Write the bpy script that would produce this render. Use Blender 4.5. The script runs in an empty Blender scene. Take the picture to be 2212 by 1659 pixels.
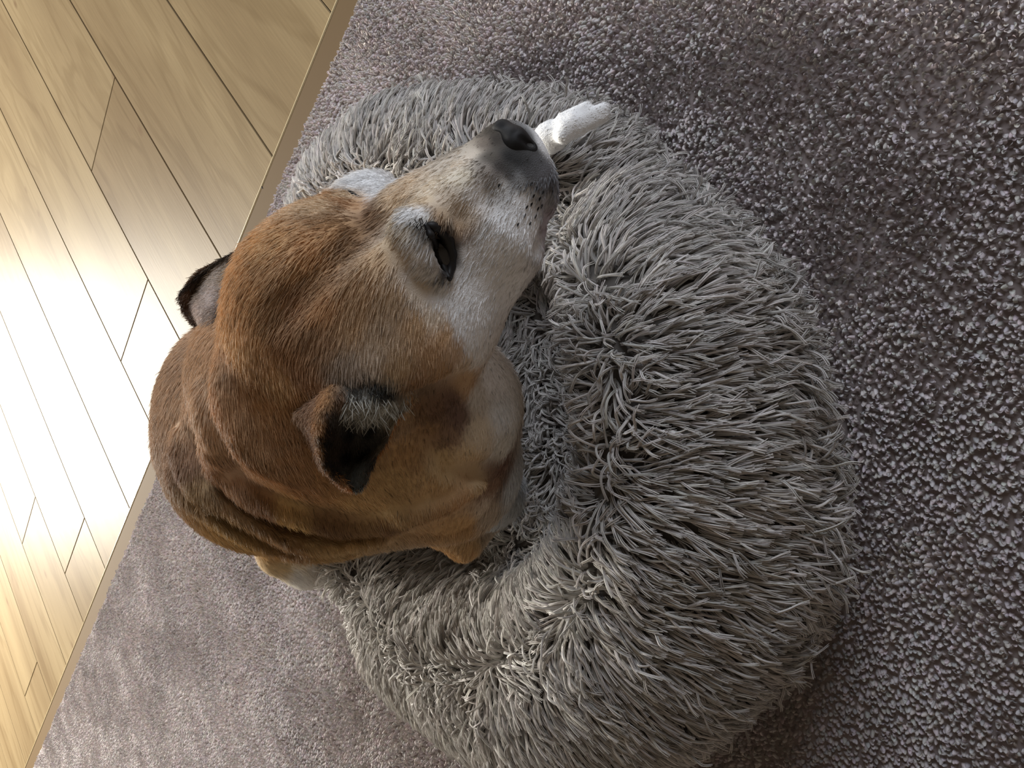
import bpy, math, random
import numpy as np
from mathutils import Matrix, Vector

random.seed(7)
RNG = np.random.default_rng(11)
C = bpy.context.scene.collection

# ------------------------------------------------------------------ camera
FPX, CAM_H = 1650.0, 0.65                   # focal length in pixels of the 2212x1659 frame, height of the phone
E1 = np.array([-0.54605119, -0.74537379, 0.38242125])   # world x (along the planks) seen in camera axes
E2 = np.array([-0.50839775, 0.6576544, 0.55589784])     # world y (along the carpet edge)
E3 = np.array([-0.6658527, 0.10912658, -0.73805933])    # world z (up)
EM = np.stack([E1, E2, E3])
CAM = np.array([0.0, 0.0, CAM_H])
cd = bpy.data.cameras.new('camera')
cam = bpy.data.objects.new('camera', cd)
C.objects.link(cam)
cd.sensor_width = 36.0
cd.lens = 36.0 * FPX / 2212.0
cd.clip_start = 0.01
mm = Matrix.Identity(4)
for i in range(3):
    mm[i][0] = EM[i][0]
    mm[i][1] = -EM[i][1]
    mm[i][2] = -EM[i][2]
    mm[i][3] = CAM[i]
cam.matrix_world = mm
bpy.context.scene.camera = cam

# ------------------------------------------------------------------ light and exposure
sc = bpy.context.scene
sc.view_settings.view_transform = 'Standard'
sc.view_settings.look = 'None'
sc.view_settings.gamma = 1.0
sc.view_settings.use_curve_mapping = False
sc.view_settings.exposure = -0.18
world = bpy.data.worlds.new('world')
sc.world = world
world.use_nodes = True
bg = world.node_tree.nodes['Background']
bg.inputs[0].default_value = (0.70, 0.69, 0.72, 1)
bg.inputs[1].default_value = 0.5


def area(name, loc, target, sx, sy, power, color):
    l = bpy.data.lights.new(name, 'AREA')
    l.shape = 'RECTANGLE'
    l.size, l.size_y = sx, sy
    l.energy = power
    l.color = color
    o = bpy.data.objects.new(name, l)
    C.objects.link(o)
    o.location = loc
    d = Vector(target) - Vector(loc)
    o.rotation_euler = d.to_track_quat('-Z', 'Y').to_euler()
    return o


area('assumed_window_light', (2.8, 3.6, 1.5), (0.45, 0.8, 0.2), 1.5, 1.4, 540, (1.0, 0.965, 0.88))  # unseen window, assumed from the bright patch on the planks
area('added_side_fill', (1.15, -1.0, 0.95), (0.45, 0.3, 0.1), 1.0, 0.8, 26, (0.84, 0.90, 1.0))  # added cool fill for the light assumed from this side, set close for falloff

# ------------------------------------------------------------------ projection helpers (pixel -> point in the room)


def K(px, py, z):
    return EM @ np.array([(px - 1106.0) / FPX * z, (py - 829.5) / FPX * z, z]) + CAM


def KH(px, py, h):
    d = EM @ np.array([(px - 1106.0) / FPX, (py - 829.5) / FPX, 1.0])
    return CAM + d * ((h - CAM_H) / d[2])


def proj(P):
    c = (P - CAM) @ EM
    return c[..., 0] / c[..., 2] * FPX + 1106.0, c[..., 1] / c[..., 2] * FPX + 829.5, c[..., 2]


def lin(c):
    c = np.asarray(c, float) / 255.0
    return np.where(c <= 0.04045, c / 12.92, ((c + 0.055) / 1.055) ** 2.4)


def hash3(p, s):
    return np.modf(np.abs(np.sin(p @ np.array([127.1, 311.7, 74.7]) + s * 17.3) * 43758.5453))[0]


def vnoise(P, scale, seed=0):
    """smooth value noise, 0..1"""
    q = P / scale
    i = np.floor(q)
    f = q - i
    f = f * f * (3 - 2 * f)
    r = 0
    for dx in (0, 1):
        for dy in (0, 1):
            for dz in (0, 1):
                w = (f[:, 0] if dx else 1 - f[:, 0]) * (f[:, 1] if dy else 1 - f[:, 1]) * (f[:, 2] if dz else 1 - f[:, 2])
                r = r + w * hash3(i + np.array([dx, dy, dz]), seed)
    return r


def unit(v):
    return v / np.maximum(np.linalg.norm(v, axis=-1, keepdims=True), 1e-9)


# ------------------------------------------------------------------ materials
def mat(name):
    m = bpy.data.materials.new(name)
    m.use_nodes = True
    nt = m.node_tree
    b = nt.nodes['Principled BSDF']
    return m, nt, b


def simple(name, rgb, rough=0.6, spec=0.4, coat=0.0):
    m, nt, b = mat(name)
    b.inputs['Base Color'].default_value = (*lin(rgb), 1)
    b.inputs['Roughness'].default_value = rough
    b.inputs['Specular IOR Level'].default_value = spec
    b.inputs['Coat Weight'].default_value = coat
    return m


def attr_mat(name, rough=0.8, spec=0.2, attr='Col', sheen=0.0, bump=0.0, bscale=300):
    m, nt, b = mat(name)
    a = nt.nodes.new('ShaderNodeAttribute')
    a.attribute_name = attr
    nt.links.new(a.outputs['Color'], b.inputs['Base Color'])
    b.inputs['Roughness'].default_value = rough
    b.inputs['Specular IOR Level'].default_value = spec
    b.inputs['Sheen Weight'].default_value = sheen
    if bump:
        n = nt.nodes.new('ShaderNodeTexNoise')
        n.inputs['Scale'].default_value = bscale
        bp = nt.nodes.new('ShaderNodeBump')
        bp.inputs['Strength'].default_value = bump
        bp.inputs['Distance'].default_value = 0.002
        nt.links.new(n.outputs['Fac'], bp.inputs['Height'])
        nt.links.new(bp.outputs['Normal'], b.inputs['Normal'])
    return m


M_coat = attr_mat('dog_skin_coat', 0.9, 0.1, bump=0.3, bscale=600)
M_hair = attr_mat('dog_hair', 0.55, 0.25)
M_shag = attr_mat('shag_strands', 0.75, 0.15)
M_pile = attr_mat('carpet_yarn', 0.9, 0.1)
M_bedcloth = simple('bed_backing_cloth', (92, 88, 84), 0.95, 0.1)
M_nose = None
M_carpetbase = simple('carpet_backing', (138, 128, 126), 0.95, 0.05)

# wood: grain runs along local x of each plank
M_wood, nt, b = mat('oak_plank')
tc = nt.nodes.new('ShaderNodeTexCoord')
oi = nt.nodes.new('ShaderNodeObjectInfo')
mp = nt.nodes.new('ShaderNodeMapping')
mp.inputs['Scale'].default_value = (1.6, 13.0, 8.0)
nt.links.new(tc.outputs['Object'], mp.inputs['Vector'])
off = nt.nodes.new('ShaderNodeVectorMath')
off.operation = 'SCALE'
comb = nt.nodes.new('ShaderNodeCombineXYZ')
for k in range(3):
    nt.links.new(oi.outputs['Random'], comb.inputs[k])
off.inputs['Scale'].default_value = 31.0
nt.links.new(comb.outputs[0], off.inputs[0])
nt.links.new(off.outputs[0], mp.inputs['Location'])
n1 = nt.nodes.new('ShaderNodeTexNoise')
n1.inputs['Scale'].default_value = 1.0
n1.inputs['Detail'].default_value = 3
n1.inputs['Distortion'].default_value = 0.6
nt.links.new(mp.outputs[0], n1.inputs['Vector'])
mul = nt.nodes.new('ShaderNodeMath')
mul.operation = 'MULTIPLY'
mul.inputs[1].default_value = 26.0
nt.links.new(n1.outputs['Fac'], mul.inputs[0])
sn = nt.nodes.new('ShaderNodeMath')
sn.operation = 'SINE'
nt.links.new(mul.outputs[0], sn.inputs[0])
rings = nt.nodes.new('ShaderNodeMapRange')
rings.inputs['From Min'].default_value = 0.35
rings.inputs['From Max'].default_value = 1.0
nt.links.new(sn.outputs[0], rings.inputs['Value'])
mp2 = nt.nodes.new('ShaderNodeMapping')
mp2.inputs['Scale'].default_value = (12.0, 300.0, 20.0)
nt.links.new(tc.outputs['Object'], mp2.inputs['Vector'])
n2 = nt.nodes.new('ShaderNodeTexNoise')
n2.inputs['Scale'].default_value = 1.0
n2.inputs['Detail'].default_value = 4
nt.links.new(mp2.outputs[0], n2.inputs['Vector'])
n3 = nt.nodes.new('ShaderNodeTexNoise')
n3.inputs['Scale'].default_value = 0.45
n3.inputs['Detail'].default_value = 5
nt.links.new(mp.outputs[0], n3.inputs['Vector'])
cr = nt.nodes.new('ShaderNodeValToRGB')
cr.color_ramp.elements[0].position = 0.35
cr.color_ramp.elements[0].color = (*lin((118, 100, 74)), 1)
cr.color_ramp.elements[1].position = 0.66
cr.color_ramp.elements[1].color = (*lin((140, 123, 94)), 1)
nt.links.new(n3.outputs['Fac'], cr.inputs[0])
mx = nt.nodes.new('ShaderNodeMix')
mx.data_type = 'RGBA'
mx.blend_type = 'MULTIPLY'
nt.links.new(cr.outputs[0], mx.inputs[6])
mx.inputs[7].default_value = (0.74, 0.70, 0.65, 1)
ml = nt.nodes.new('ShaderNodeMath')
ml.operation = 'MULTIPLY'
ml.inputs[1].default_value = 0.5
nt.links.new(rings.outputs[0], ml.inputs[0])
nt.links.new(ml.outputs[0], mx.inputs[0])
mx2 = nt.nodes.new('ShaderNodeMix')
mx2.data_type = 'RGBA'
mx2.blend_type = 'MULTIPLY'
mx2.inputs[0].default_value = 0.28
nt.links.new(mx.outputs[2], mx2.inputs[6])
nt.links.new(n2.outputs['Fac'], mx2.inputs[7])
# dark knots
vo = nt.nodes.new('ShaderNodeTexVoronoi')
vo.inputs['Scale'].default_value = 1.0
mp3 = nt.nodes.new('ShaderNodeMapping')
mp3.inputs['Scale'].default_value = (4.5, 9.0, 1.0)
nt.links.new(tc.outputs['Object'], mp3.inputs['Vector'])
nt.links.new(off.outputs[0], mp3.inputs['Location'])
nt.links.new(mp3.outputs[0], vo.inputs['Vector'])
kn = nt.nodes.new('ShaderNodeMapRange')
kn.inputs['From Min'].default_value = 0.03
kn.inputs['From Max'].default_value = 0.09
kn.inputs['To Min'].default_value = 0.55
kn.inputs['To Max'].default_value = 0.0
nt.links.new(vo.outputs['Distance'], kn.inputs['Value'])
mx3 = nt.nodes.new('ShaderNodeMix')
mx3.data_type = 'RGBA'
nt.links.new(kn.outputs[0], mx3.inputs[0])
nt.links.new(mx2.outputs[2], mx3.inputs[6])
mx3.inputs[7].default_value = (*lin((92, 70, 50)), 1)
nt.links.new(mx3.outputs[2], b.inputs['Base Color'])
b.inputs['Roughness'].default_value = 0.42
b.inputs['Specular IOR Level'].default_value = 0.05
bp = nt.nodes.new('ShaderNodeBump')
bp.inputs['Strength'].default_value = 0.12
bp.inputs['Distance'].default_value = 0.001
nt.links.new(n2.outputs['Fac'], bp.inputs['Height'])
nt.links.new(bp.outputs[0], b.inputs['Normal'])
M_trim = simple('threshold_strip', (92, 75, 53), 0.75, 0.1)
M_trimedge = simple('threshold_lip', (196, 180, 145), 0.3, 0.6)
M_under = simple('subfloor_dark', (58, 44, 30), 0.9, 0.1)

# ------------------------------------------------------------------ object helpers


def mesh_obj(name, V, Fc, material=None, parent=None, smooth=True, col=None):
    me = bpy.data.meshes.new(name)
    V = np.asarray(V, np.float32)
    if isinstance(Fc, np.ndarray):
        n, k = Fc.shape
        me.vertices.add(len(V))
        me.vertices.foreach_set('co', V.ravel())
        me.loops.add(n * k)
        me.loops.foreach_set('vertex_index', Fc.astype(np.int32).ravel())
        me.polygons.add(n)
        me.polygons.foreach_set('loop_start', np.arange(0, n * k, k, dtype=np.int32))
        me.update(calc_edges=True)
    else:
        me.from_pydata([tuple(v) for v in V], [], Fc)
    me.polygons.foreach_set('use_smooth', np.full(len(me.polygons), smooth))
    if col is not None:
        a = me.color_attributes.new('Col', 'FLOAT_COLOR', 'POINT')
        cc = np.ones((len(V), 4), np.float32)
        cc[:, :3] = col
        a.data.foreach_set('color', cc.ravel())
    if material:
        me.materials.append(material)
    o = bpy.data.objects.new(name, me)
    C.objects.link(o)
    if parent:
        o.parent = parent
    return o


def curves_obj(name, P, R, col, material, parent):
    """P (n,k,3), R (n,k), col (n,3)"""
    n, k = P.shape[:2]
    cu = bpy.data.hair_curves.new(name)
    cu.add_curves([k] * n)
    cu.attributes['position'].data.foreach_set('vector', P.astype(np.float32).ravel())
    r = cu.attributes.get('radius') or cu.attributes.new('radius', 'FLOAT', 'POINT')
    r.data.foreach_set('value', R.astype(np.float32).ravel())
    a = cu.attributes.new('Col', 'FLOAT_COLOR', 'CURVE')
    cc = np.ones((n, 4), np.float32)
    cc[:, :3] = np.clip(col, 0, 1)
    a.data.foreach_set('color', cc.ravel())
    cu.materials.append(material)
    o = bpy.data.objects.new(name, cu)
    C.objects.link(o)
    o.parent = parent
    o['kind'] = 'stuff'
    return o


def box_vf(x0, x1, y0, y1, z0, z1, bev=0.0):
    b_ = bev
    V = [(x0, y0, z0), (x1, y0, z0), (x1, y1, z0), (x0, y1, z0),
         (x0, y0, z1 - b_), (x1, y0, z1 - b_), (x1, y1, z1 - b_), (x0, y1, z1 - b_),
         (x0 + b_, y0 + b_, z1), (x1 - b_, y0 + b_, z1), (x1 - b_, y1 - b_, z1), (x0 + b_, y1 - b_, z1)]
    Fc = [(3, 2, 1, 0), (0, 1, 5, 4), (1, 2, 6, 5), (2, 3, 7, 6), (3, 0, 4, 7),
          (4, 5, 9, 8), (5, 6, 10, 9), (6, 7, 11, 10), (7, 4, 8, 11), (8, 9, 10, 11)]
    return V, Fc


def empty(name, loc, label=None, cat=None):
    o = bpy.data.objects.new(name, None)
    C.objects.link(o)
    o.location = loc
    o.empty_display_size = 0.05
    if label:
        o['label'] = label
    if cat:
        o['category'] = cat
    return o


# ------------------------------------------------------------------ the setting: wood floor, threshold, carpet
TRIM_U = 0.846
V_, F_ = box_vf(TRIM_U, 4.2, -2.4, 4.2, -0.03, -0.012)
floor = mesh_obj('floor', V_, F_, M_under, smooth=False)
floor['kind'] = 'structure'
floor['label'] = 'pale oak plank floor beyond the carpet edge'
floor['category'] = 'floor'
LINES = [-2.4, -2.16, -1.92, -1.68, -1.45, -1.21, -1.0,  -0.82, -0.58, -0.345, -0.108, 0.130, 0.366, 0.601, 0.829, 1.056, 1.294, 1.541, 1.794, 2.058, 2.30, 2.54, 2.78, 3.02, 3.26, 3.5]
U0 = 0.8905
JO = {14: 1.4405, 15: 1.111, 17: None, 18: 1.046, 19: 1.30, 13: 2.6, 16: 2.4, 12: 2.0, 11: 1.4}
for i in range(len(LINES) - 1):
    v0, v1 = LINES[i], LINES[i + 1]
    j = JO.get(i, 1.0 + (i * 0.73) % 1.7)
    cuts = [U0] + ([j] if j else []) + ([(j or 1.6) + 1.9]) + [4.2]
    cuts = [c for c in cuts if c <= 4.2]
    for a_, b_ in zip(cuts[:-1], cuts[1:]):
        if b_ - a_ < 0.05:
            continue
        g = 0.0008
        cx, cy = (a_ + b_) / 2, (v0 + v1) / 2
        V_, F_ = box_vf(a_ + g - cx, b_ - g - cx, v0 + g - cy, v1 - g - cy, -0.012, 0.0, 0.0012)
        p = mesh_obj('plank', V_, F_, M_wood, floor, smooth=False)
        p.location = (cx, cy, 0)
# threshold strip
V_, F_ = box_vf(0.838, 0.889, -2.4, 4.2, -0.012, 0.0035, 0.002)
trim = mesh_obj('trim_1', V_, F_, M_trim, smooth=False)
trim['kind'] = 'structure'
trim['label'] = 'flat brown threshold strip between wood floor and carpet'
V_, F_ = box_vf(0.8885, 0.8925, -2.4, 4.2, -0.012, 0.0045, 0.0015)
lip = mesh_obj('strip_lip', V_, F_, M_trimedge, trim, smooth=False)
lip['label'] = 'thin pale raised edge of the strip'
# unseen walls and overhead slab, added to keep ambient light off the right side
M_blocker = simple('dark_blocker', (88, 80, 72), 0.9, 0.1)  # dark, so the added walls bounce little light back
V_, F_ = box_vf(-0.72, -0.6, -2.5, 4.3, 0.003, 2.45)
w_ = mesh_obj('blocker_wall_back', V_, F_, M_blocker, smooth=False)
w_['kind'] = 'structure'
for nm, a_, b_ in (('blocker_wall_right', -2.5, -2.4), ('blocker_wall_left', 4.2, 4.3)):
    V_, F_ = box_vf(-0.72, 4.2, a_, b_, 0.003, 2.45)
    w_ = mesh_obj(nm, V_, F_, M_blocker, smooth=False)
    w_['kind'] = 'structure'
V_, F_ = box_vf(-0.72, 4.2, -2.5, 4.3, 2.45, 2.55)  # added slab overhead, shuts out ambient light from above
w_ = mesh_obj('blocker_ceiling', V_, F_, M_blocker, smooth=False)
w_['kind'] = 'structure'
# carpet
V_, F_ = box_vf(-0.72, 0.843, -2.4, 4.2, -0.02, 0.0048)
carpet = mesh_obj('carpet', V_, F_, M_carpetbase, smooth=False)
carpet['kind'] = 'structure'
carpet['label'] = 'mauve grey cut pile carpet under the dog bed'
carpet['category'] = 'carpet'
QUICK = False


def make_carpet():
    sp = 0.0035
    us = np.arange(-0.59, 0.852, sp)
    vs = np.arange(-0.45, 3.2, sp)
    U, V = np.meshgrid(us, vs, indexing='ij')
    P = np.stack([U.ravel(), V.ravel(), np.zeros(U.size)], 1)
    P[:, :2] += RNG.uniform(-1, 1, (len(P), 2)) * sp * 0.48
    P[:, 0] = np.minimum(P[:, 0], 0.852 - 0.005 * RNG.random(len(P)) - 0.004 * vnoise(P, 0.012, 3) - 0.005)
    x, y, z = proj(P)
    keep = (z > 0) & (x > -260) & (x < 2800) & (y > -350) & (y < 2050)
    # nothing of the pile shows under the middle of the bed
    keep &= np.hypot(P[:, 0] - 0.37, P[:, 1] - 0.47) > 0.22
    P = P[keep]
    far = np.linalg.norm(P - CAM, axis=1)
    n = len(P)
    lean = np.stack([vnoise(P, 0.05, 1) - .5, vnoise(P, 0.05, 2) - .5], 1) * 1.2 + RNG.normal(0, 0.42, (n, 2)) + np.array([-0.1, 0.1])
    h = 0.0080 + 0.0014 * RNG.random(n) + 0.0015 * vnoise(P, 0.03, 5)
    pts = np.zeros((n, 4, 3))
    pts[:, 0] = P
    for k, t in enumerate((0.45, 0.8, 1.0)):
        pts[:, k + 1, :2] = P[:, :2] + lean * (t ** 1.4 * 0.0052)[..., None] if False else P[:, :2] + lean * (t ** 1.4 * 0.0050)
        pts[:, k + 1, 2] = h * t
    r0 = 0.00145 + 0.0005 * RNG.random(n)
    R = r0[:, None] * np.array([0.8, 1.05, 1.0, 0.35])
    base = lin((189, 182, 181))
    tone = 0.76 + 0.46 * RNG.random(n)
    tone *= 0.88 + 0.24 * vnoise(P, 0.10, 9)
    col = base[None] * tone[:, None]
    col *= 1 + (RNG.random((n, 3)) - .5) * 0.10
    curves_obj('carpet_pile', pts, R, col, M_pile, carpet)
    return n


# ------------------------------------------------------------------ signed-distance sculpting
def cap_d(P, a, b_, ra, rb):
    ab = b_ - a
    L = float(ab @ ab)
    if L < 1e-12:
        return np.linalg.norm(P - a, axis=-1) - ra
    t = np.clip(((P - a) @ ab) / L, 0, 1)
    return np.linalg.norm(P - a - t[..., None] * ab, axis=-1) - (ra + (rb - ra) * t)


class Sculpt:
    def __init__(s):
        s.p = []

    def add(s, a, b_, ra, rb, k=0.012, sub=False):
        s.p.append((np.asarray(a, float), np.asarray(b_, float), ra, rb, k, sub))

    def ball(s, px, py, z, r, k=0.014):          # r in pixels at that depth
        a = K(px, py, z)
        s.add(a, a, r * z / FPX, r * z / FPX, k)

    def rod(s, A, B, k=0.014, sub=False):         # (px,py,z,r px)
        s.add(K(*A[:3]), K(*B[:3]), A[3] * A[2] / FPX, B[3] * B[2] / FPX, k, sub)

    def comb(s, S, d, k, sub):
        if sub:
            h = np.maximum(k - np.abs(S + d), 0) / k
            return np.maximum(S, -d) + h * h * k * 0.25
        h = np.maximum(k - np.abs(S - d), 0) / k
        return np.minimum(S, d) - h * h * k * 0.25

    def ev(s, P):
        P = np.asarray(P, float)
        S = np.full(P.shape[:-1], 0.3)
        for a, b_, ra, rb, k, sub in s.p:
            S = s.comb(S, cap_d(P, a, b_, ra, rb), k, sub)
        return S

    def grad(s, P, e=0.001):
        g = np.zeros_like(P)
        for i in range(3):
            d = np.zeros(3)
            d[i] = e
            g[:, i] = s.ev(P + d) - s.ev(P - d)
        return unit(g)

    def trace(s, px, py):
        px = np.atleast_1d(np.asarray(px, float))
        py = np.atleast_1d(np.asarray(py, float))
        D = np.stack([(px - 1106) / FPX, (py - 829.5) / FPX, np.ones(len(px))], 1) @ EM.T
        L = np.linalg.norm(D, axis=1)
        z = np.full(len(px), 0.25)
        for _ in range(90):
            d = s.ev(CAM + D * z[:, None])
            z = np.minimum(z + 0.8 * np.clip(d, -0.01, 0.05) / L, 1.6)
        return CAM + D * z[:, None], z

    def mesh(s, h, extra=0.012):
        lo = np.full(3, 9.)
        hi = np.full(3, -9.)
        for a, b_, ra, rb, k, sub in s.p:
            if sub:
                continue
            r = max(ra, rb) + extra
            lo = np.minimum(lo, np.minimum(a, b_) - r)
            hi = np.maximum(hi, np.maximum(a, b_) + r)
        n = np.ceil((hi - lo) / h).astype(int) + 1
        S = np.full(n, 0.06, np.float32)
        ax = [lo[i] + h * np.arange(n[i]) for i in range(3)]
        for a, b_, ra, rb, k, sub in s.p:
            m = max(ra, rb) + 0.02 + k
            i0 = np.clip(np.floor((np.minimum(a, b_) - m - lo) / h).astype(int), 0, n)
            i1 = np.clip(np.ceil((np.maximum(a, b_) + m - lo) / h).astype(int) + 1, 0, n)
            X, Y, Z = (ax[i][i0[i]:i1[i]].astype(np.float32) for i in range(3))
            ab = (b_ - a).astype(np.float32)
            L = float(ab @ ab)
            dx, dy, dz = X[:, None, None] - np.float32(a[0]), Y[None, :, None] - np.float32(a[1]), Z[None, None, :] - np.float32(a[2])
            if L < 1e-12:
                d = np.sqrt(dx * dx + dy * dy + dz * dz) - np.float32(ra)
            else:
                t = np.clip((dx * ab[0] + dy * ab[1] + dz * ab[2]) / np.float32(L), 0, 1)
                d = np.sqrt((dx - t * ab[0]) ** 2 + (dy - t * ab[1]) ** 2 + (dz - t * ab[2]) ** 2) - (np.float32(ra) + np.float32(rb - ra) * t)
            sl = tuple(slice(i0[i], i1[i]) for i in range(3))
            S[sl] = s.comb(S[sl], d, np.float32(k), sub)
        return surface_nets(S, lo, h)


def surface_nets(S, lo, h):
    ins = S < 0
    cnt = np.zeros(tuple(np.array(S.shape) - 1), np.int8)
    offs = [(i, j, k) for i in (0, 1) for j in (0, 1) for k in (0, 1)]
    for i, j, k in offs:
        cnt += ins[i:S.shape[0] - 1 + i, j:S.shape[1] - 1 + j, k:S.shape[2] - 1 + k]
    idx = np.argwhere((cnt > 0) & (cnt < 8))
    vals = np.stack([S[idx[:, 0] + i, idx[:, 1] + j, idx[:, 2] + k] for i, j, k in offs], 1)
    acc = np.zeros((len(idx), 3))
    num = np.zeros(len(idx))
    for a in range(8):
        for b_ in range(a + 1, 8):
            oa, ob = np.array(offs[a]), np.array(offs[b_])
            if np.abs(oa - ob).sum() != 1:
                continue
            va, vb = vals[:, a], vals[:, b_]
            m = (va < 0) != (vb < 0)
            t = np.where(m, va / np.where(m, va - vb, 1), 0)
            acc += np.where(m[:, None], oa + t[:, None] * (ob - oa), 0)
            num += m
    V = lo + h * (idx + acc / num[:, None])
    vid = np.full(cnt.shape, -1, np.int64)
    vid[idx[:, 0], idx[:, 1], idx[:, 2]] = np.arange(len(idx))
    Fs = []
    for axis in range(3):
        o1, o2 = (axis + 1) % 3, (axis + 2) % 3
        A = np.moveaxis(ins, (axis, o1, o2), (0, 1, 2))
        Q = np.moveaxis(vid, (axis, o1, o2), (0, 1, 2))
        e = np.argwhere(A[:-1, 1:-1, 1:-1] != A[1:, 1:-1, 1:-1])
        i, j, k = e[:, 0], e[:, 1] + 1, e[:, 2] + 1
        q = np.stack([Q[i, j - 1, k - 1], Q[i, j, k - 1], Q[i, j, k], Q[i, j - 1, k]], 1)
        flip = ~A[i, j, k]
        q[flip] = q[flip][:, ::-1]
        Fs.append(q)
    Fq = np.concatenate(Fs)
    Fq = Fq[(Fq >= 0).all(1)]
    return V, Fq


# ------------------------------------------------------------------ the dog
D = Sculpt()
# head: skull, brows, muzzle
D.ball(676, 640, .482, 172, .012)
D.ball(645, 715, .490, 155, .012)
D.ball(720, 560, .485, 128, .014)
D.ball(778, 478, .505, 88, .014)        # far brow
D.ball(812, 447, .512, 74, .010)
D.ball(800, 620, .460, 125, .018)
D.ball(880, 530, .452, 78, .012)        # near brow
D.ball(905, 520, .470, 100, .014)
D.rod((905, 480, .480, 92), (1085, 352, .468, 66), .018)      # bridge
D.rod((985, 500, .478, 118), (1100, 402, .474, 92), .018)     # muzzle
D.ball(1104, 330, .470, 62, .012)       # tip under the pad
D.rod((1065, 490, .480, 126), (1112, 420, .478, 84), .014)    # near lip
D.ball(1030, 560, .490, 112, .016)
D.ball(955, 645, .492, 133, .018)
D.ball(900, 715, .492, 158, .020)       # cheek
D.ball(800, 760, .482, 170, .020)
# throat and neck
D.ball(622, 800, .545, 138, .030)
D.ball(592, 805, .575, 125, .035)
D.ball(680, 850, .530, 170, .035)
D.ball(960, 880, .560, 165, .020)
D.ball(955, 1000, .600, 168, .020)
D.ball(860, 900, .545, 210, .025)
D.ball(735, 860, .560, 225, .025)
D.ball(640, 820, .590, 215, .025)
D.ball(745, 985, .625, 208, .025)
D.ball(602, 950, .665, 240, .025)
D.ball(560, 860, .680, 190, .030)
D.ball(470, 960, .700, 124, .020)
D.ball(880, 1010, .640, 160, .020)
# trunk curled under and behind the head
D.rod((640, 940, .76, 190), (800, 760, .80, 210), .03)
DN = np.array([0, 0, -1.0])
D.add(K(640, 940, .76) + DN * .10, K(800, 760, .80) + DN * .05, .095, .10, .03)
D.add(K(640, 940, .76), K(640, 940, .76) + DN * .10, .09, .095, .03)
D.add(K(740, 930, .64), K(680, 930, .66) + DN * .16, .08, .065, .03)
D.rod((800, 760, .80, 210), (860, 600, .80, 170), .03)
D.rod((860, 600, .82, 150), (960, 500, .80, 90), .03)
# near foreleg: shoulder to elbow, then into the hollow
D.rod((900, 1050, .68, 105), (1000, 1165, .735, 36), .02)
D.rod((1000, 1165, .735, 36), (1060, 1100, .80, 36), .01)
D.ball(1050, 1060, .66, 80, .02)
# far leg whose white paw lies over the rim
D.rod((960, 520, .78, 60), (1120, 345, .70, 40), .02)
D.rod((1120, 345, .70, 34), (1190, 296, .640, 28), .012)
D.rod((1190, 296, .640, 28), (1245, 266, .620, 27), .010)
D.rod((1215, 294, .622, 17), (1306, 252, .612, 13), .003)
D.rod((1222, 274, .620, 17), (1304, 234, .610, 13), .003)
D.rod((1216, 258, .624, 15), (1266, 231, .614, 12), .003)
D.rod((1246, 276, .604, 5), (1312, 245, .600, 6), .003, True)
D.rod((1232, 258, .606, 5), (1290, 230, .602, 6), .003, True)
# hind foot beyond the bed edge
D.rod((590, 1110, .93, 66), (612, 1190, .98, 44), .02)
D.rod((612, 1190, .98, 44), (660, 1222, .985, 38), .02)
D.rod((660, 1222, .985, 38), (850, 1235, .95, 44), .02)
D.rod((640, 1010, .80, 150), (600, 1100, .90, 70), .03)
# relief laid on that form: skin folds behind the neck, forehead furrow, eye socket
BASE = Sculpt()
BASE.p = list(D.p)


def relief(pts, r, dep, k, sub=False, taper=True):
    """a cord of radius r (m) that runs over picked points; dep > 0 raises its axis above the skin"""
    px = [p[0] for p in pts]
    py = [p[1] for p in pts]
    t = np.linspace(0, len(pts) - 1, (len(pts) - 1) * 3 + 1)
    xs = np.interp(t, range(len(pts)), px)
    ys = np.interp(t, range(len(pts)), py)
    P, z = BASE.trace(xs, ys)
    N = BASE.grad(P)
    ax_ = P + N * dep
    n = len(P)
    for i in range(n - 1):
        f0 = min(1, 3.0 * min(i, n - 1 - i) / n + 0.35) if taper else 1
        f1 = min(1, 3.0 * min(i + 1, n - 2 - i) / n + 0.35) if taper else 1
        D.add(ax_[i], ax_[i + 1], r * f0, r * max(f1, .2), k, sub)


relief([(438, 830), (455, 900), (482, 1000), (547, 1060), (637, 1094), (728, 1118), (836, 1115), (960, 1080), (1050, 1030)], .0095, .000, .009)
relief([(392, 930), (402, 985), (438, 1048), (532, 1096), (619, 1145), (692, 1160), (800, 1145), (880, 1125)], .0095, .000, .009)
relief([(372, 1010), (400, 1060), (475, 1112), (547, 1158), (637, 1180), (728, 1182), (820, 1160)], .008, -.002, .010)
relief([(478, 780), (500, 880), (540, 960), (610, 1030)], .009, -.004, .012)
relief([(425, 860), (440, 950), (470, 1010)], .005, .001, .008, True)
relief([(470, 1030), (540, 1080), (620, 1124), (728, 1144), (840, 1134)], .006, .001, .008, True)
relief([(420, 1050), (500, 1112), (600, 1160), (700, 1176)], .004, .001, .008, True)
relief([(858, 442), (800, 490), (730, 540), (660, 610), (610, 690)], .005, .0015, .014, True)
relief([(900, 930), (975, 1015), (1060, 1015), (1090, 960)], .004, .001, .010, True)
relief([(820, 905), (880, 880), (960, 850), (1010, 815)], .006, .001, .012, True)
relief([(905, 455), (935, 470), (960, 500)], .005, -.001, .008)
relief([(880, 470), (900, 500), (925, 550), (950, 600)], .0055, -.0032, .012)      # upper lid and brow edge
relief([(932, 500), (946, 535), (962, 575)], .0040, .0015, .006, True)             # eye slot
relief([(1070, 350), (1000, 400), (930, 440)], .006, -.004, .012)
relief([(1195, 400), (1185, 470), (1150, 560)], .003, .0005, .006, True)

GRID = 0.0026
V_, Fq = D.mesh(GRID)
print('dog mesh', len(V_), len(Fq))

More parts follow.
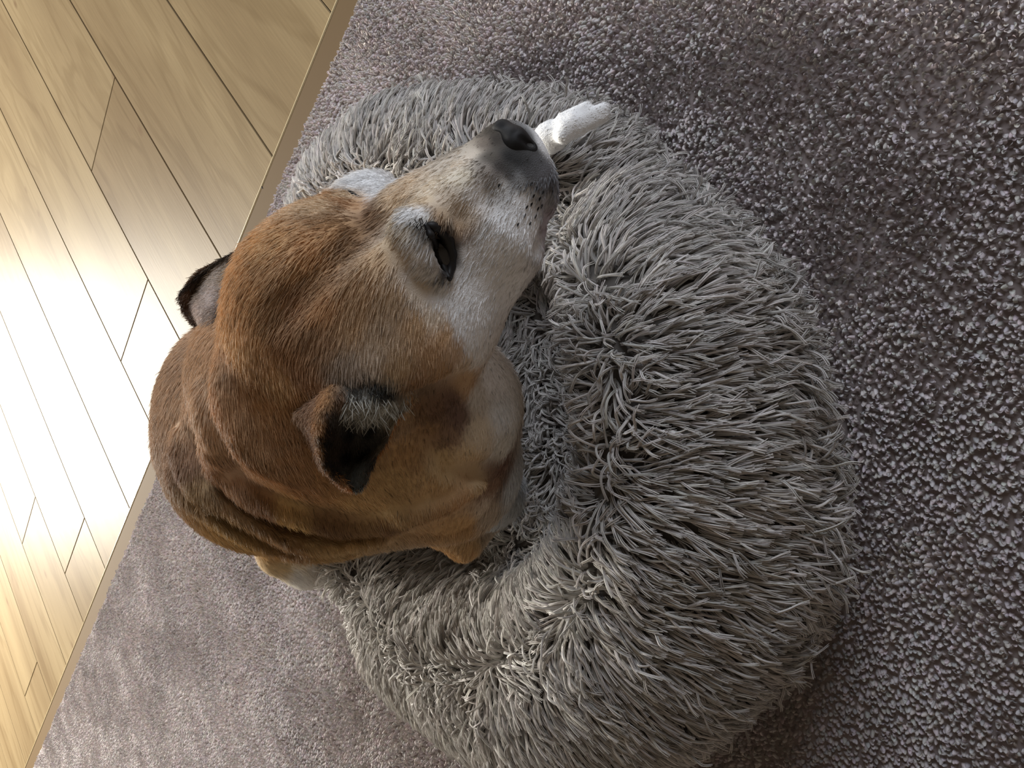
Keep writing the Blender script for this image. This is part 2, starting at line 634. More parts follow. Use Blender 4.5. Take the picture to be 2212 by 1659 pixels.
# coat colour: albedo seeds laid on the body (tan coat, grey-white face, dark nose and ears)
TAN, DTAN, BR, GOLD = (178, 126, 76), (150, 104, 62), (118, 80, 50), (192, 140, 84)
WH, GW, LT = (222, 222, 222), (198, 194, 190), (190, 158, 122)
SEEDS = [
    # skull
    (600, 520, GOLD), (640, 560, TAN), (560, 600, TAN), (530, 680, TAN), (520, 740, GOLD), (560, 760, TAN), (600, 640, DTAN), (680, 540, (190, 132, 76)),
    (730, 500, TAN), (700, 440, LT), (760, 440, (160, 112, 72)), (800, 460, BR), (750, 510, (128, 88, 54)), (690, 600, DTAN), (640, 640, (150, 98, 56)), (700, 660, (168, 112, 62)),
    (620, 740, (148, 98, 56)), (650, 800, (140, 92, 54)), (700, 720, (140, 96, 60)), (760, 700, (160, 116, 76)), (780, 620, (170, 124, 82)), (820, 560, (178, 138, 98)),
    (850, 640, (162, 124, 88)), (900, 700, (164, 120, 78)), (820, 720, (160, 128, 98)), (800, 770, (168, 142, 116)), (860, 790, (164, 124, 84)), (930, 760, (160, 114, 72)),
    (960, 800, (160, 114, 72)), (900, 830, (140, 96, 60)), (760, 790, (150, 128, 108)),
    # brows and face
    (800, 385, WH), (770, 392, WH), (840, 400, WH), (745, 420, LT), (720, 420, TAN), (860, 425, LT), (870, 400, (186, 160, 130)),
    (880, 462, WH), (905, 466, WH), (850, 475, (196, 178, 150)), (925, 478, (170, 168, 160)), (880, 500, (176, 164, 146)), (845, 520, (180, 148, 112)), (895, 530, GW), (900, 570, GW), (930, 590, WH), (910, 620, (182, 164, 140)),
    (900, 478, (120, 116, 108)), (868, 560, (176, 148, 118)), (955, 640, WH), (940, 680, (188, 170, 146)), (990, 660, WH), (960, 720, (176, 130, 86)), (985, 760, (170, 130, 96)),
    (1000, 700, WH), (1040, 660, WH), (1050, 600, WH), (1100, 560, WH), (1010, 560, WH), (1010, 620, WH), (1090, 480, WH), (1060, 520, WH), (1130, 430, WH), (1150, 500, WH), (1100, 620, WH),
    (1020, 740, WH), (1040, 760, GW), (1000, 790, (184, 158, 130)), (1010, 830, (170, 126, 86)),
    # muzzle
    (960, 430, (188, 170, 146)), (920, 430, (186, 158, 124)), (1000, 380, (196, 184, 160)), (1030, 420, GW), (960, 460, (170, 140, 108)), (990, 490, (168, 132, 98)), (950, 470, (158, 120, 86)), (1000, 460, (180, 160, 136)),
    (935, 405, (204, 188, 162)), (1020, 330, (180, 166, 146)), (1000, 350, (192, 178, 158)), (1045, 310, (104, 92, 80)), (1060, 340, (72, 66, 58)), (1050, 370, (132, 122, 112)), (1080, 360, (54, 50, 48)), (1075, 385, (110, 104, 100)), (1100, 380, (60, 58, 58)), (1135, 370, (64, 64, 66)),
    (1100, 365, (62, 62, 62)), (1120, 385, (120, 122, 124)), (1085, 395, (176, 174, 170)), (1150, 365, (70, 70, 72)), (1170, 385, (84, 84, 88)), (1180, 420, (150, 150, 156)), (1190, 400, (74, 74, 80)), (1187, 470, (150, 140, 150)), (1070, 300, (52, 47, 42)), (1060, 280, (58, 52, 44)), (1140, 350, (46, 46, 46)),
    (1120, 350, (36, 36, 36)), (1150, 325, (58, 58, 58)), (1160, 345, (70, 70, 72)), (1140, 300, (50, 50, 50)), (1180, 372, (84, 84, 88)), (1100, 340, (34, 34, 34)),
    # eye surround
    (920, 490, (50, 46, 44)), (935, 500, (24, 22, 22)), (955, 500, (36, 32, 32)), (972, 520, (40, 36, 36)), (980, 550, (30, 28, 28)), (975, 585, (26, 24, 24)), (962, 590, (30, 27, 27)), (945, 555, (40, 36, 34)),
    (935, 525, (40, 36, 34)), (952, 535, (16, 14, 14)), (984, 532, (26, 24, 24)), (978, 506, (34, 30, 30)), (965, 492, (60, 54, 50)), (982, 566, (34, 30, 30)), (1006, 545, (196, 192, 190)), (990, 590, WH), (975, 615, GW), (990, 510, (150, 128, 112)), (925, 540, GW), (940, 575, (150, 144, 138)),
    # ear bases
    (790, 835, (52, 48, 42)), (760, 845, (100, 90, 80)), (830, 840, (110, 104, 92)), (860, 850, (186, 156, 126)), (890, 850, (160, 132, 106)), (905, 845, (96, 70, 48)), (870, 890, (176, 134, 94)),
    # cheek, neck
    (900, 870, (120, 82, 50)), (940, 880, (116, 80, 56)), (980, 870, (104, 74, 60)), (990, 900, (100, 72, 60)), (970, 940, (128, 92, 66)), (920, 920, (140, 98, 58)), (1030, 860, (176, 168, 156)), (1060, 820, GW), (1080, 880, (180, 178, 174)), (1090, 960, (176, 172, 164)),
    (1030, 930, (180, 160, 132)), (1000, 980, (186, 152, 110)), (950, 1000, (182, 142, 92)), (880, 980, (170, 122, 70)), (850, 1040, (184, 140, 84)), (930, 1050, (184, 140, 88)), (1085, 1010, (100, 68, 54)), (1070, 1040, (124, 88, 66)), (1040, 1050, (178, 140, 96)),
    (1105, 1040, (170, 174, 178)), (1100, 1100, (160, 164, 168)), (1060, 1100, (176, 160, 140)), (1010, 1080, (176, 126, 78)), (1000, 1140, (178, 130, 76)), (1010, 1190, (176, 128, 74)), (1045, 1150, (150, 122, 96)), (960, 1110, (168, 120, 72)),
    (640, 860, (170, 114, 62)), (600, 820, GOLD), (560, 850, (172, 116, 64)), (620, 930, (158, 106, 60)), (700, 1030, (166, 116, 66)), (780, 1080, (190, 146, 90)), (640, 1030, (160, 110, 66)), (540, 980, (150, 102, 60)),
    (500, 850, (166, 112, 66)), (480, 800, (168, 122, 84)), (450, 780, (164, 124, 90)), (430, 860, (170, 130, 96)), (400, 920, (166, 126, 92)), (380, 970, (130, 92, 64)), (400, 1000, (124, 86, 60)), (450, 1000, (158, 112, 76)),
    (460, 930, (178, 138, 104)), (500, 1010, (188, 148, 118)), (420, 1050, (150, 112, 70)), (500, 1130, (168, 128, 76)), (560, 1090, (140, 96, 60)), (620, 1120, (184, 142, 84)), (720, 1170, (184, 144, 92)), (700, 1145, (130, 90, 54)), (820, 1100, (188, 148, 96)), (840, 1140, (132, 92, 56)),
    (600, 1170, (150, 108, 64)), (560, 960, (160, 108, 62)),
    # legs
    (590, 1200, (186, 140, 84)), (610, 1220, (190, 160, 116)), (640, 1220, (196, 186, 166)), (680, 1220, WH), (740, 1250, WH), (760, 1220, WH), (640, 1240, WH),
    (1180, 290, WH), (1240, 260, WH), (1290, 240, WH), (1170, 310, WH),
]
sx = np.array([s_[0] for s_ in SEEDS], float)
sy = np.array([s_[1] for s_ in SEEDS], float)
SP, SZ = D.trace(sx, sy)
SC = np.array([lin(s_[2]) for s_ in SEEDS])
ok = SZ < 1.25
SP, SC = SP[ok], SC[ok]
HID = [((800, 760, .88), TAN), ((640, 940, .88), TAN), ((860, 600, .9), TAN), ((960, 880, .66), WH), ((955, 1000, .72), WH), ((1050, 500, .55), WH), ((960, 640, .57), WH),
       ((960, 520, .84), TAN), ((1100, 360, .73), WH), ((660, 1222, 1.01), WH), ((850, 1235, .98), WH), ((600, 900, .76), TAN), ((560, 560, .54), TAN), ((700, 400, .53), TAN), ((860, 380, .53), WH), ((1000, 320, .51), WH)]
SP = np.concatenate([SP] + [K(*h[0])[None] for h in HID])
SC = np.concatenate([SC] + [lin(h[1])[None] for h in HID])


def shep(P, Q, val, p=2.2, eps=0.0035):
    out = np.zeros((len(P), val.shape[1]))
    for i in range(0, len(P), 60000):
        c = P[i:i + 60000]
        d2 = (c * c).sum(1)[:, None] + (Q * Q).sum(1)[None] - 2 * c @ Q.T
        w = 1.0 / (np.maximum(d2, 0) + eps * eps) ** p
        out[i:i + 60000] = (w @ val) / w.sum(1)[:, None]
    return out


SC = SC ** 0.92
sat = 1 - SC.min(1, keepdims=True) / SC.max(1, keepdims=True)
SC = SC * (1.42 + np.clip((sat - .4) / .35, 0, 1) * np.array([-0.06, 0.10, 0.07]))
SC = SC + 0.24 * (SC.mean(1, keepdims=True) - SC)
SC = np.minimum(SC, 0.86)
COL = shep(V_, SP, SC)
dog = mesh_obj('dog', V_, Fq, M_coat, col=COL)
dog['label'] = 'tan and white dog with greying face, curled in the shaggy grey bed'
dog['category'] = 'dog'

# fur: comb direction seeds (pixel, direction in the picture), turned into directions along the skin
COMB = [(1110, 370, -.5, .6), (1060, 320, -.8, .5), (1000, 380, -.8, .55), (1100, 450, -.5, .8), (1050, 550, -.6, .8), (940, 440, -.8, .5), (1000, 620, -.5, .85), (1080, 600, -.35, .9),
        (880, 480, -.7, .5), (920, 600, -.5, .85), (900, 560, -.6, .75), (840, 560, -.5, .8), (800, 480, -.85, .5), (760, 420, -.8, .5), (700, 480, -.8, .6), (640, 560, -.6, .8), (700, 600, -.65, .75), (760, 620, -.4, .9),
        (780, 700, -.1, 1), (700, 720, -.3, .95), (620, 700, -.4, .9), (560, 620, -.55, .8), (530, 740, -.1, 1), (600, 820, .1, 1), (660, 860, .3, .95), (560, 860, .1, 1), (500, 900, 0.1, 1), (860, 720, .0, 1), (930, 740, .1, 1),
        (1000, 760, .2, .95), (880, 640, -.2, .95), (960, 690, -.2, .95), (800, 800, .1, 1), (940, 870, .3, .95), (900, 950, .2, 1), (980, 960, .25, .95), (840, 1040, .35, .9), (700, 1040, .3, .95), (600, 1000, .3, .95), (760, 1140, .3, .95),
        (500, 1050, .3, .95), (420, 960, .1, 1), (380, 1000, .1, 1), (440, 820, -.2, 1), (560, 1140, .4, .9), (640, 1180, .5, .85), (1080, 800, .15, 1), (1100, 950, 0, 1), (1090, 1080, -.1, 1), (1000, 1130, .1, 1), (1010, 1190, .1, 1),
        (960, 500, .3, .9), (930, 520, -.4, .9), (740, 1240, 1, .1), (620, 1210, .8, .6), (1200, 280, .85, -.5), (1290, 240, .9, -.4), (1150, 420, -.3, .9), (1180, 440, -.2, 1)]
CP, CZ = D.trace([c[0] for c in COMB], [c[1] for c in COMB])
CD = np.array([EM @ np.array([c[2], c[3], 0.0]) for c in COMB])
okc = CZ < 1.25
CP, CD = CP[okc], CD[okc]


def sample(V, Fq, n):
    T = np.concatenate([Fq[:, [0, 1, 2]], Fq[:, [0, 2, 3]]])
    a, b_, c = V[T[:, 0]], V[T[:, 1]], V[T[:, 2]]
    ar = np.linalg.norm(np.cross(b_ - a, c - a), axis=1)
    cs = np.cumsum(ar)
    t = np.searchsorted(cs, RNG.random(n) * cs[-1])
    u, v = RNG.random(n), RNG.random(n)
    f = u + v > 1
    u[f], v[f] = 1 - u[f], 1 - v[f]
    P = a[t] + u[:, None] * (b_[t] - a[t]) + v[:, None] * (c[t] - a[t])
    return P, T[t], np.stack([1 - u - v, u, v], 1)


def vnormals(V, Fq):
    N = np.zeros_like(V)
    fn = np.cross(V[Fq[:, 2]] - V[Fq[:, 0]], V[Fq[:, 3]] - V[Fq[:, 1]])
    for k in range(4):
        np.add.at(N, Fq[:, k], fn)
    return unit(N)


def fur(name, P, N, Dv, L, col, rad, lift, parent, curl=0.12, mt=None):
    n = len(P)
    T = unit(Dv - (Dv * N).sum(1)[:, None] * N)
    T = unit(T + RNG.normal(0, curl, (n, 3)))
    pts = np.zeros((n, 4, 3))
    p = P - N * 0.0008
    pts[:, 0] = p
    lf = (lift * (0.7 + 0.6 * RNG.random(n)))[:, None]
    for k in range(3):
        d = unit(T + N * lf * (1.5 - 0.6 * k))
        p = p + d * (L / 3)[:, None]
        pts[:, k + 1] = p
    R = (rad * (0.8 + 0.4 * RNG.random(n)))[:, None] * np.array([1.0, 1.0, 0.8, 0.15])
    return curves_obj(name, pts, R, col, mt or M_hair, parent)


NH = 460000
VN = vnormals(V_, Fq)
P, T, W = sample(V_, Fq, NH)
N = unit((VN[T] * W[..., None]).sum(1))
col = shep(P, SP, SC)
Dv = shep(P, CP, CD, 1.6, 0.01)
hx, hy, hz = proj(P)
# shorter on the face, longer on the neck
face = np.clip((hx - 620) / 400, 0, 1) * (hz < 0.56)
L = 0.0100 - 0.0055 * face + 0.002 * RNG.random(NH)
eye_c = D.trace([952], [540])[0][0]
de = np.linalg.norm(P - eye_c, axis=1)
L = np.where(de < 0.016, 0.003, L)
L = np.where(np.linalg.norm(P - K(1230, 270, .63), axis=1) < 0.075, 0.0038, L)
nose_c = K(1108, 300, .455)
L = np.where(np.linalg.norm(P - nose_c, axis=1) < 0.028, 0.003, L)
tone = 0.80 + 0.40 * RNG.random(NH)
tone *= 0.91 + 0.18 * vnoise(P, 0.006, 21)
tone *= 0.90 + 0.2 * vnoise(P, 0.025, 22)
tone = np.where((RNG.random(NH) < 0.02) & (de > 0.02), tone * 0.35, tone)
keep = de > 0.0055
fur('coat_hair', P[keep], N[keep], Dv[keep], L[keep], (col * tone[:, None])[keep], 0.00019, np.full(keep.sum(), 0.17), dog)


# ears -----------------------------------------------------------------
def grid_surf(rows, sub=7):
    """smooth patch through a grid of control points"""
    G = np.array(rows, float)

    def res(A, m):
        n = len(A)
        t = np.linspace(0, n - 1, (n - 1) * m + 1)
        i = np.clip(t.astype(int), 0, n - 2)
        f = (t - i)[(...,) + (None,) * (A.ndim - 1)]
        p0, p1, p2, p3 = A[np.clip(i - 1, 0, n - 1)], A[i], A[i + 1], A[np.clip(i + 2, 0, n - 1)]
        return 0.5 * (2 * p1 + (p2 - p0) * f + (2 * p0 - 5 * p1 + 4 * p2 - p3) * f * f + (3 * p1 - p0 - 3 * p2 + p3) * f ** 3)
    G = res(G, sub)
    G = np.swapaxes(res(np.swapaxes(G, 0, 1), sub), 0, 1)
    return G


def make_ear(name, rows, seeds, thick, parent, comb, label=None, nh=26000, tufts=None):
    G = grid_surf(rows)
    a, b_ = G.shape[:2]
    V = G.reshape(-1, 3)
    idx = np.arange(a * b_).reshape(a, b_)
    Q = np.stack([idx[:-1, :-1], idx[1:, :-1], idx[1:, 1:], idx[:-1, 1:]], -1).reshape(-1, 4)
    N = vnormals(V, Q)
    view = CAM - V.mean(0)
    if (N.mean(0) @ view) < 0:
        Q = Q[:, ::-1]
        N = -N
    nv = len(V)
    VV = np.concatenate([V + N * thick / 2, V - N * thick / 2])
    loop = np.concatenate([idx[0, :], idx[1:, -1], idx[-1, :-1][::-1], idx[1:-1, 0][::-1]])
    nx = np.roll(loop, -1)
    side = np.stack([loop, loop + nv, nx + nv, nx], -1)
    QQ = np.concatenate([Q, Q[:, ::-1] + nv, side])
    sP = np.array([s_[0] for s_ in seeds])
    sC = np.array([lin(s_[1]) for s_ in seeds])
    # colour by place in the picked patch; the seeds are grid coordinates (row, column, side)
    gi, gj = np.meshgrid(np.linspace(0, len(rows) - 1, a), np.linspace(0, len(rows[0]) - 1, b_), indexing='ij')
    gc = np.stack([gi.ravel(), gj.ravel(), np.zeros(nv)], 1)
    gc2 = gc.copy()
    gc2[:, 2] = 3
    GC = np.concatenate([gc, gc2])
    colr = shep(GC, sP, sC, 2.0, 0.15)
    ear = mesh_obj(name, VV, QQ, M_coat, parent, col=colr)
    if label:
        ear['label'] = label
    VNs = vnormals(VV, QQ)
    P, T, W = sample(VV, QQ, nh)
    Nn = unit((VNs[T] * W[..., None]).sum(1))
    g = (GC[T] * W[..., None]).sum(1)
    c = shep(g, sP, sC, 2.0, 0.15)
    c *= (0.7 + 0.6 * RNG.random(nh))[:, None]
    Dv = np.tile(comb, (nh, 1)).astype(float)
    L = 0.0028 + 0.003 * RNG.random(nh)
    fur('ear_hair', P, Nn, Dv, L, c, 0.00017, np.full(nh, 0.25), ear, 0.25)
    return ear, G


def ear_rows(spec):
    out = []
    for row in spec:
        pz = D.trace([p[0] for p in row], [p[1] for p in row])[1]
        pz = np.where(pz > 1.2, np.nan, pz)
        out.append([K(p[0], p[1], (p[3] if len(p) > 3 else z_) - p[2]) for p, z_ in zip(row, pz)])
    return out


near_spec = [
    [(688, 858, -.006), (700, 846, -.006), (722, 822, -.005), (768, 816, -.007), (825, 812, -.004), (885, 835, -.004)],
    [(652, 886, .002), (682, 872, .008), (712, 862, .012), (762, 868, .004), (822, 868, .003), (890, 862, .006)],
    [(637, 900, .006), (668, 915, .018), (700, 918, .030), (752, 930, .003), (800, 925, .002), (857, 905, .010)],
    [(668, 945, .006), (682, 962, .018), (695, 970, .030), (745, 985, .006), (787, 980, .004), (832, 957, .010)],
    [(694, 1002, .010), (700, 1008, .020), (708, 1015, .028), (742, 1025, .016), (774, 1018, .014), (808, 992, .011)],
    [(722, 1022, .014), (730, 1030, .020), (742, 1043, .026), (756, 1052, .024), (768, 1056, .022), (786, 1036, .014)],
]
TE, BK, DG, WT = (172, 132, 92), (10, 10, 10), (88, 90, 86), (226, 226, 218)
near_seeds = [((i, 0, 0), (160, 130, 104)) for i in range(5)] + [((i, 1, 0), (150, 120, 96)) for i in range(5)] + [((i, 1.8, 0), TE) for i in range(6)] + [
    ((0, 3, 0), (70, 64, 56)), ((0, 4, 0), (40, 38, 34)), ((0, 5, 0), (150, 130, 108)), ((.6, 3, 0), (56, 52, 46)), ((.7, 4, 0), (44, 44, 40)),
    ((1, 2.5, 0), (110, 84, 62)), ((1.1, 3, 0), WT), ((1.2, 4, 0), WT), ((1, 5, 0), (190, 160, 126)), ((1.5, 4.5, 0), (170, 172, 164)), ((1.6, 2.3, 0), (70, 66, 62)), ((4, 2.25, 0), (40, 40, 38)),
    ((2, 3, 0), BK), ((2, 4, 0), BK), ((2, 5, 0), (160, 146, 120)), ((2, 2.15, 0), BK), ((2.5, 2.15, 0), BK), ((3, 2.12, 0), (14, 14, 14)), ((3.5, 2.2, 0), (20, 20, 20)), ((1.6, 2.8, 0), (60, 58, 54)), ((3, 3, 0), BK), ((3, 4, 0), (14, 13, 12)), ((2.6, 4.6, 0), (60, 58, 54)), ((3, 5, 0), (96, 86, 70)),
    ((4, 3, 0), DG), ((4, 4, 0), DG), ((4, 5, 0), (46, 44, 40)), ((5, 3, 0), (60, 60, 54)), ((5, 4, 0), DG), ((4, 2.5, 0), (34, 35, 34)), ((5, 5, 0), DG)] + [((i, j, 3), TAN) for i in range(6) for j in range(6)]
near_ear, NG = make_ear('ear', ear_rows(near_spec), near_seeds, 0.003, dog, EM @ np.array([0.1, 1.0, 0.0]), 'folded ear with tan rim, white tufts and black inside')

far_spec = [
    [(585, 545, 0, .545), (572, 600, 0, .52), (552, 660, 0, .505), (535, 700, 0, .50)],
    [(530, 540, 0, .560), (505, 590, 0, .556), (492, 672, 0, .522), (500, 738, 0, .505)],
    [(480, 560, 0, .565), (458, 605, 0, .566), (462, 684, 0, .530), (482, 754, 0, .512)],
    [(432, 588, 0, .568), (428, 620, 0, .585), (434, 684, 0, .548), (468, 742, 0, .525)],
    [(403, 618, 0, .572), (405, 640, 0, .575), (420, 680, 0, .575), (452, 722, 0, .545)],
    [(391, 640, 0, .575), (392, 655, 0, .575), (404, 680, 0, .575), (440, 712, 0, .560)],
]
far_seeds = [((0, 0, 0), (120, 104, 84)), ((1, 0, 0), (40, 36, 32)), ((2, 0, 0), (60, 54, 46)), ((3, 0, 0), (40, 32, 26)), ((4, 0, 0), (44, 34, 28)), ((5, 0, 0), (50, 36, 26)), ((5, 1, 0), (70, 48, 32)), ((5, 2, 0), (70, 50, 36)), ((5, 3, 0), (60, 46, 36)),
             ((0, 1, 0), (96, 70, 50)), ((0, 2, 0), (90, 64, 46)), ((1, 1, 0), (176, 158, 136)), ((2, 1, 0), (190, 176, 162)), ((3, 1, 0), (170, 152, 132)), ((4, 1, 0), (84, 62, 46)), ((1, 2, 0), (150, 132, 122)), ((2, 2, 0), (150, 136, 126)), ((3, 2, 0), (190, 176, 168)), ((4, 2, 0), (110, 84, 66)),
             ((0, 3, 0), (60, 42, 30)), ((1, 3, 0), (44, 30, 22)), ((1.5, 2.3, 0), (50, 36, 26)), ((2, 1.5, 0), (196, 184, 178)), ((1, 2.6, 0), (48, 34, 26)), ((2, 3, 0), (44, 32, 24)), ((3, 3, 0), (80, 62, 50)), ((4, 3, 0), (76, 64, 56))] + [((i, j, 3), (96, 70, 48)) for i in range(6) for j in range(4)]
far_ear, FG = make_ear('ear', ear_rows(far_spec), far_seeds, 0.003, dog, EM @ np.array([-.8, .5, 0.0]), 'far folded ear with dark edge and pale inside')

# pale tufts and dark fluff inside the near ear
tp = []
tc_ = []
for i in range(330):
    dark = i % 4 == 0
    gi_ = RNG.uniform(.15, .7) if dark else RNG.uniform(.75, 1.75)
    gj_ = RNG.uniform(3.0, 4.4) if dark else RNG.uniform(2.7, 4.9)
    a0 = NG[int(gi_ / 5 * (NG.shape[0] - 1)), int(gj_ / 5 * (NG.shape[1] - 1))]
    vw = unit(CAM - a0)
    d_ = unit(EM @ np.array([RNG.uniform(-1.3, 1.0), 1.0, 0.0]) + vw * RNG.uniform(.15, .9))
    ln = RNG.uniform(.004, .012)
    q_ = [a0 + vw * .001]
    for k_ in range(3):
        d_ = unit(d_ - vw * .18)
        q_.append(q_[-1] + d_ * ln / 3)
    tp.append(q_)
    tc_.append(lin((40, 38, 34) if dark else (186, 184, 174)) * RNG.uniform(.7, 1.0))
tuft = curves_obj('ear_tuft', np.array(tp), np.tile([.0003, .0003, .00024, .00006], (len(tp), 1)), np.array(tc_), M_hair, near_ear)
tuft['label'] = 'pale and dark hair tufts inside the ear'

# nose pad: own small sculpt ---------------------------------------------
NS = Sculpt()
NS.rod((1086, 282, .456, 24), (1138, 326, .456, 25), .006)
NS.ball(1112, 300, .450, 27, .006)
NS.ball(1106, 322, .452, 20, .006)
NS.ball(1124, 338, .456, 17, .006)
NS.rod((1100, 318, .438, 5), (1114, 332, .440, 6), .003, True)
NS.rod((1114, 332, .440, 6), (1130, 347, .446, 4), .003, True)
NS.rod((1126, 296, .442, 3), (1148, 316, .452, 3), .003, True)
nv_, nf_ = NS.mesh(0.0009, 0.004)
M_nose, nt, b = mat('nose_leather')
b.inputs['Base Color'].default_value = (0.012, 0.012, 0.013, 1)
b.inputs['Roughness'].default_value = 0.45
b.inputs['Specular IOR Level'].default_value = 0.3
vt = nt.nodes.new('ShaderNodeTexVoronoi')
vt.inputs['Scale'].default_value = 900
bp = nt.nodes.new('ShaderNodeBump')
bp.inputs['Strength'].default_value = 0.35
bp.inputs['Distance'].default_value = 0.0006
nt.links.new(vt.outputs['Distance'], bp.inputs['Height'])
nt.links.new(bp.outputs[0], b.inputs['Normal'])
nose = mesh_obj('nose', nv_, nf_, M_nose, dog)

# eyes --------------------------------------------------------------------
M_eye = simple('eye_dark_brown', (15, 11, 9), 0.12, 0.5, 0.5)


def uv_ball(name, c, r, material, parent, scale=(1, 1, 1), rot=None, seg=28):
    V, Fc = [], []
    for i in range(seg + 1):
        th = math.pi * i / seg
        for j in range(seg):
            ph = 2 * math.pi * j / seg
            v = np.array([math.sin(th) * math.cos(ph) * scale[0], math.sin(th) * math.sin(ph) * scale[1], math.cos(th) * scale[2]]) * r
            if rot is not None:
                v = rot @ v
            V.append(c + v)
    for i in range(seg):
        for j in range(seg):
            Fc.append((i * seg + j, (i + 1) * seg + j, (i + 1) * seg + (j + 1) % seg, i * seg + (j + 1) % seg))
    return mesh_obj(name, V, np.array(Fc), material, parent)


ep, ez = D.trace([952], [538])
EROT = np.stack([EM @ np.array([.91, -.41, 0]), EM @ np.array([.41, .91, 0]), EM @ np.array([0, 0, 1.0])], 1)
eye = uv_ball('eye', K(949, 541, ez[0] + 0.0048), 0.0088, M_eye, dog, (1.0, 1.5, 1.0), EROT)
eye['label'] = 'dark brown eye looking sideways'
ez2 = .505
while D.ev(K(850, 414, ez2)[None])[0] < -0.0045 and ez2 < .58:
    ez2 += .001
eye2 = uv_ball('eye', K(850, 414, ez2), 0.0088, M_eye, dog)


def lid(pts, r, z_off, name='eyelid'):
    """soft black rim along picked points"""
    zz = D.trace([p[0] for p in pts], [p[1] for p in pts])[1]
    A = [K(p[0], p[1], z_ - z_off) for p, z_ in zip(pts, zz)]
    s_ = Sculpt()
    for i in range(len(A) - 1):
        s_.add(A[i], A[i + 1], r * (0.5 + 0.5 * math.sin(math.pi * (i + .3) / (len(A)))), r * (0.5 + 0.5 * math.sin(math.pi * (i + 1.3) / (len(A)))), 0.002)
    v, f = s_.mesh(0.0008, 0.003)
    return mesh_obj(name, v, f, M_lid, dog)


M_lid = simple('eyelid_black', (20, 18, 18), 0.5, 0.4)
lid([(920, 486), (936, 490), (954, 499), (968, 520), (975, 548), (974, 575), (970, 600)], 0.0034, -0.0012)
lid([(920, 486), (930, 508), (940, 532), (950, 558), (960, 582), (970, 600)], 0.0024, 0.0002)

# long dark hairs: lashes at the far brow, whisker roots, brow whiskers
wk = []


def hair_line(px, py, dx, dy, ln, lift=.3, r=.0003):
    p, z_ = D.trace([px], [py])
    nn = D.grad(p)[0]
    d = unit(EM @ np.array([dx, dy, 0.0]))
    d = unit(d - (d @ nn) * nn + nn * lift)
    q = p[0]
    pts = [q - nn * .001]
    for i in range(4):
        d = unit(d + np.array([0, 0, -0.06]))
        q = q + d * ln / 4
        pts.append(q)
    wk.append((np.array(pts), r))


for i in range(9):
    hair_line(736 + i * 3.2, 410 + i * 1.4, .9, .5, .006, .15, .00035)
for i in range(14):
    hair_line(885 + RNG.uniform(0, 35), 468 + RNG.uniform(0, 16), RNG.uniform(-.3, .3), 1, .005, .3, .00022)
for q in ((1080, 395), (1150, 392), (1162, 400), (1155, 418), (1168, 424), (1150, 436), (1164, 445), (1140, 442), (1174, 410), (1135, 460), (1158, 462), (1172, 440), (1120, 480), (1146, 478)):
    hair_line(q[0], q[1], -.5, .8, .0032, .2, .0006)
curves_obj('whisker', np.array([w[0] for w in wk]), np.array([[w[1], w[1], w[1], w[1] * .7, w[1] * .2] for w in wk]), np.tile(lin((20, 18, 16)), (len(wk), 1)), M_hair, dog)


# ------------------------------------------------------------------ the bed
RIM = [  # u, v, outer half width, top height, inner half width
    (.350, .246, .058, .085, .050), (.310, .248, .062, .128, .052), (.262, .240, .070, .160, .056), (.198, .255, .082, .180, .060), (.138, .298, .098, .186, .064), (.092, .366, .118, .186, .064), (.072, .455, .130, .182, .062),
    (.082, .565, .136, .174, .062), (.138, .680, .124, .157, .058), (.230, .755, .098, .130, .056), (.330, .775, .075, .095, .070), (.430, .770, .075, .085, .080), (.550, .710, .080, .085, .080), (.630, .600, .085, .100, .080),
    (.630, .490, .078, .110, .075), (.572, .396, .078, .118, .070), (.500, .328, .074, .122, .064), (.430, .272, .068, .120, .056), (.385, .245, .060, .105, .050)]


def closed_spline(A, m):
    n = len(A)
    t = np.arange(n * m) / m
    i = t.astype(int)
    f = (t - i)[:, None]
    p0, p1, p2, p3 = A[(i - 1) % n], A[i % n], A[(i + 1) % n], A[(i + 2) % n]
    return 0.5 * (2 * p1 + (p2 - p0) * f + (2 * p0 - 5 * p1 + 4 * p2 - p3) * f * f + (3 * p1 - p0 - 3 * p2 + p3) * f ** 3)


RS = closed_spline(np.array(RIM), 16)
nr, nc = len(RS), 40
tang = unit(np.roll(RS[:, :2], -1, 0) - np.roll(RS[:, :2], 1, 0))
outw = np.stack([tang[:, 1], -tang[:, 0]], 1)
cen = RS[:, :2].mean(0)
if ((RS[:, :2] - cen) * outw).sum() < 0:
    outw = -outw
phi = np.linspace(0, 2 * np.pi, nc, endpoint=False)   # 0 = outward, pi/2 = up
BV = np.zeros((nr, nc, 3))
for j, ph in enumerate(phi):
    sx_ = np.sign(math.cos(ph)) * abs(math.cos(ph)) ** 0.9
    BV[:, j, :2] = RS[:, :2] + outw * ((RS[:, 2] if sx_ > 0 else RS[:, 4]) * sx_)[:, None]
    BV[:, j, 2] = RS[:, 3] * 0.5 * (1 + math.sin(ph)) + 0.006
lump = vnoise(BV.reshape(-1, 3), 0.09, 41).reshape(nr, nc) - .5
BVf = BV.reshape(-1, 3)


def push_out(P, margin, it=3):
    P = P.copy()
    for _ in range(it):
        d = D.ev(P)
        m = d < margin
        if not m.any():
            break
        g = D.grad(P[m])
        P[m] += g * (margin - d[m])[:, None]
    P[:, 2] = np.maximum(P[:, 2], 0.006)
    return P


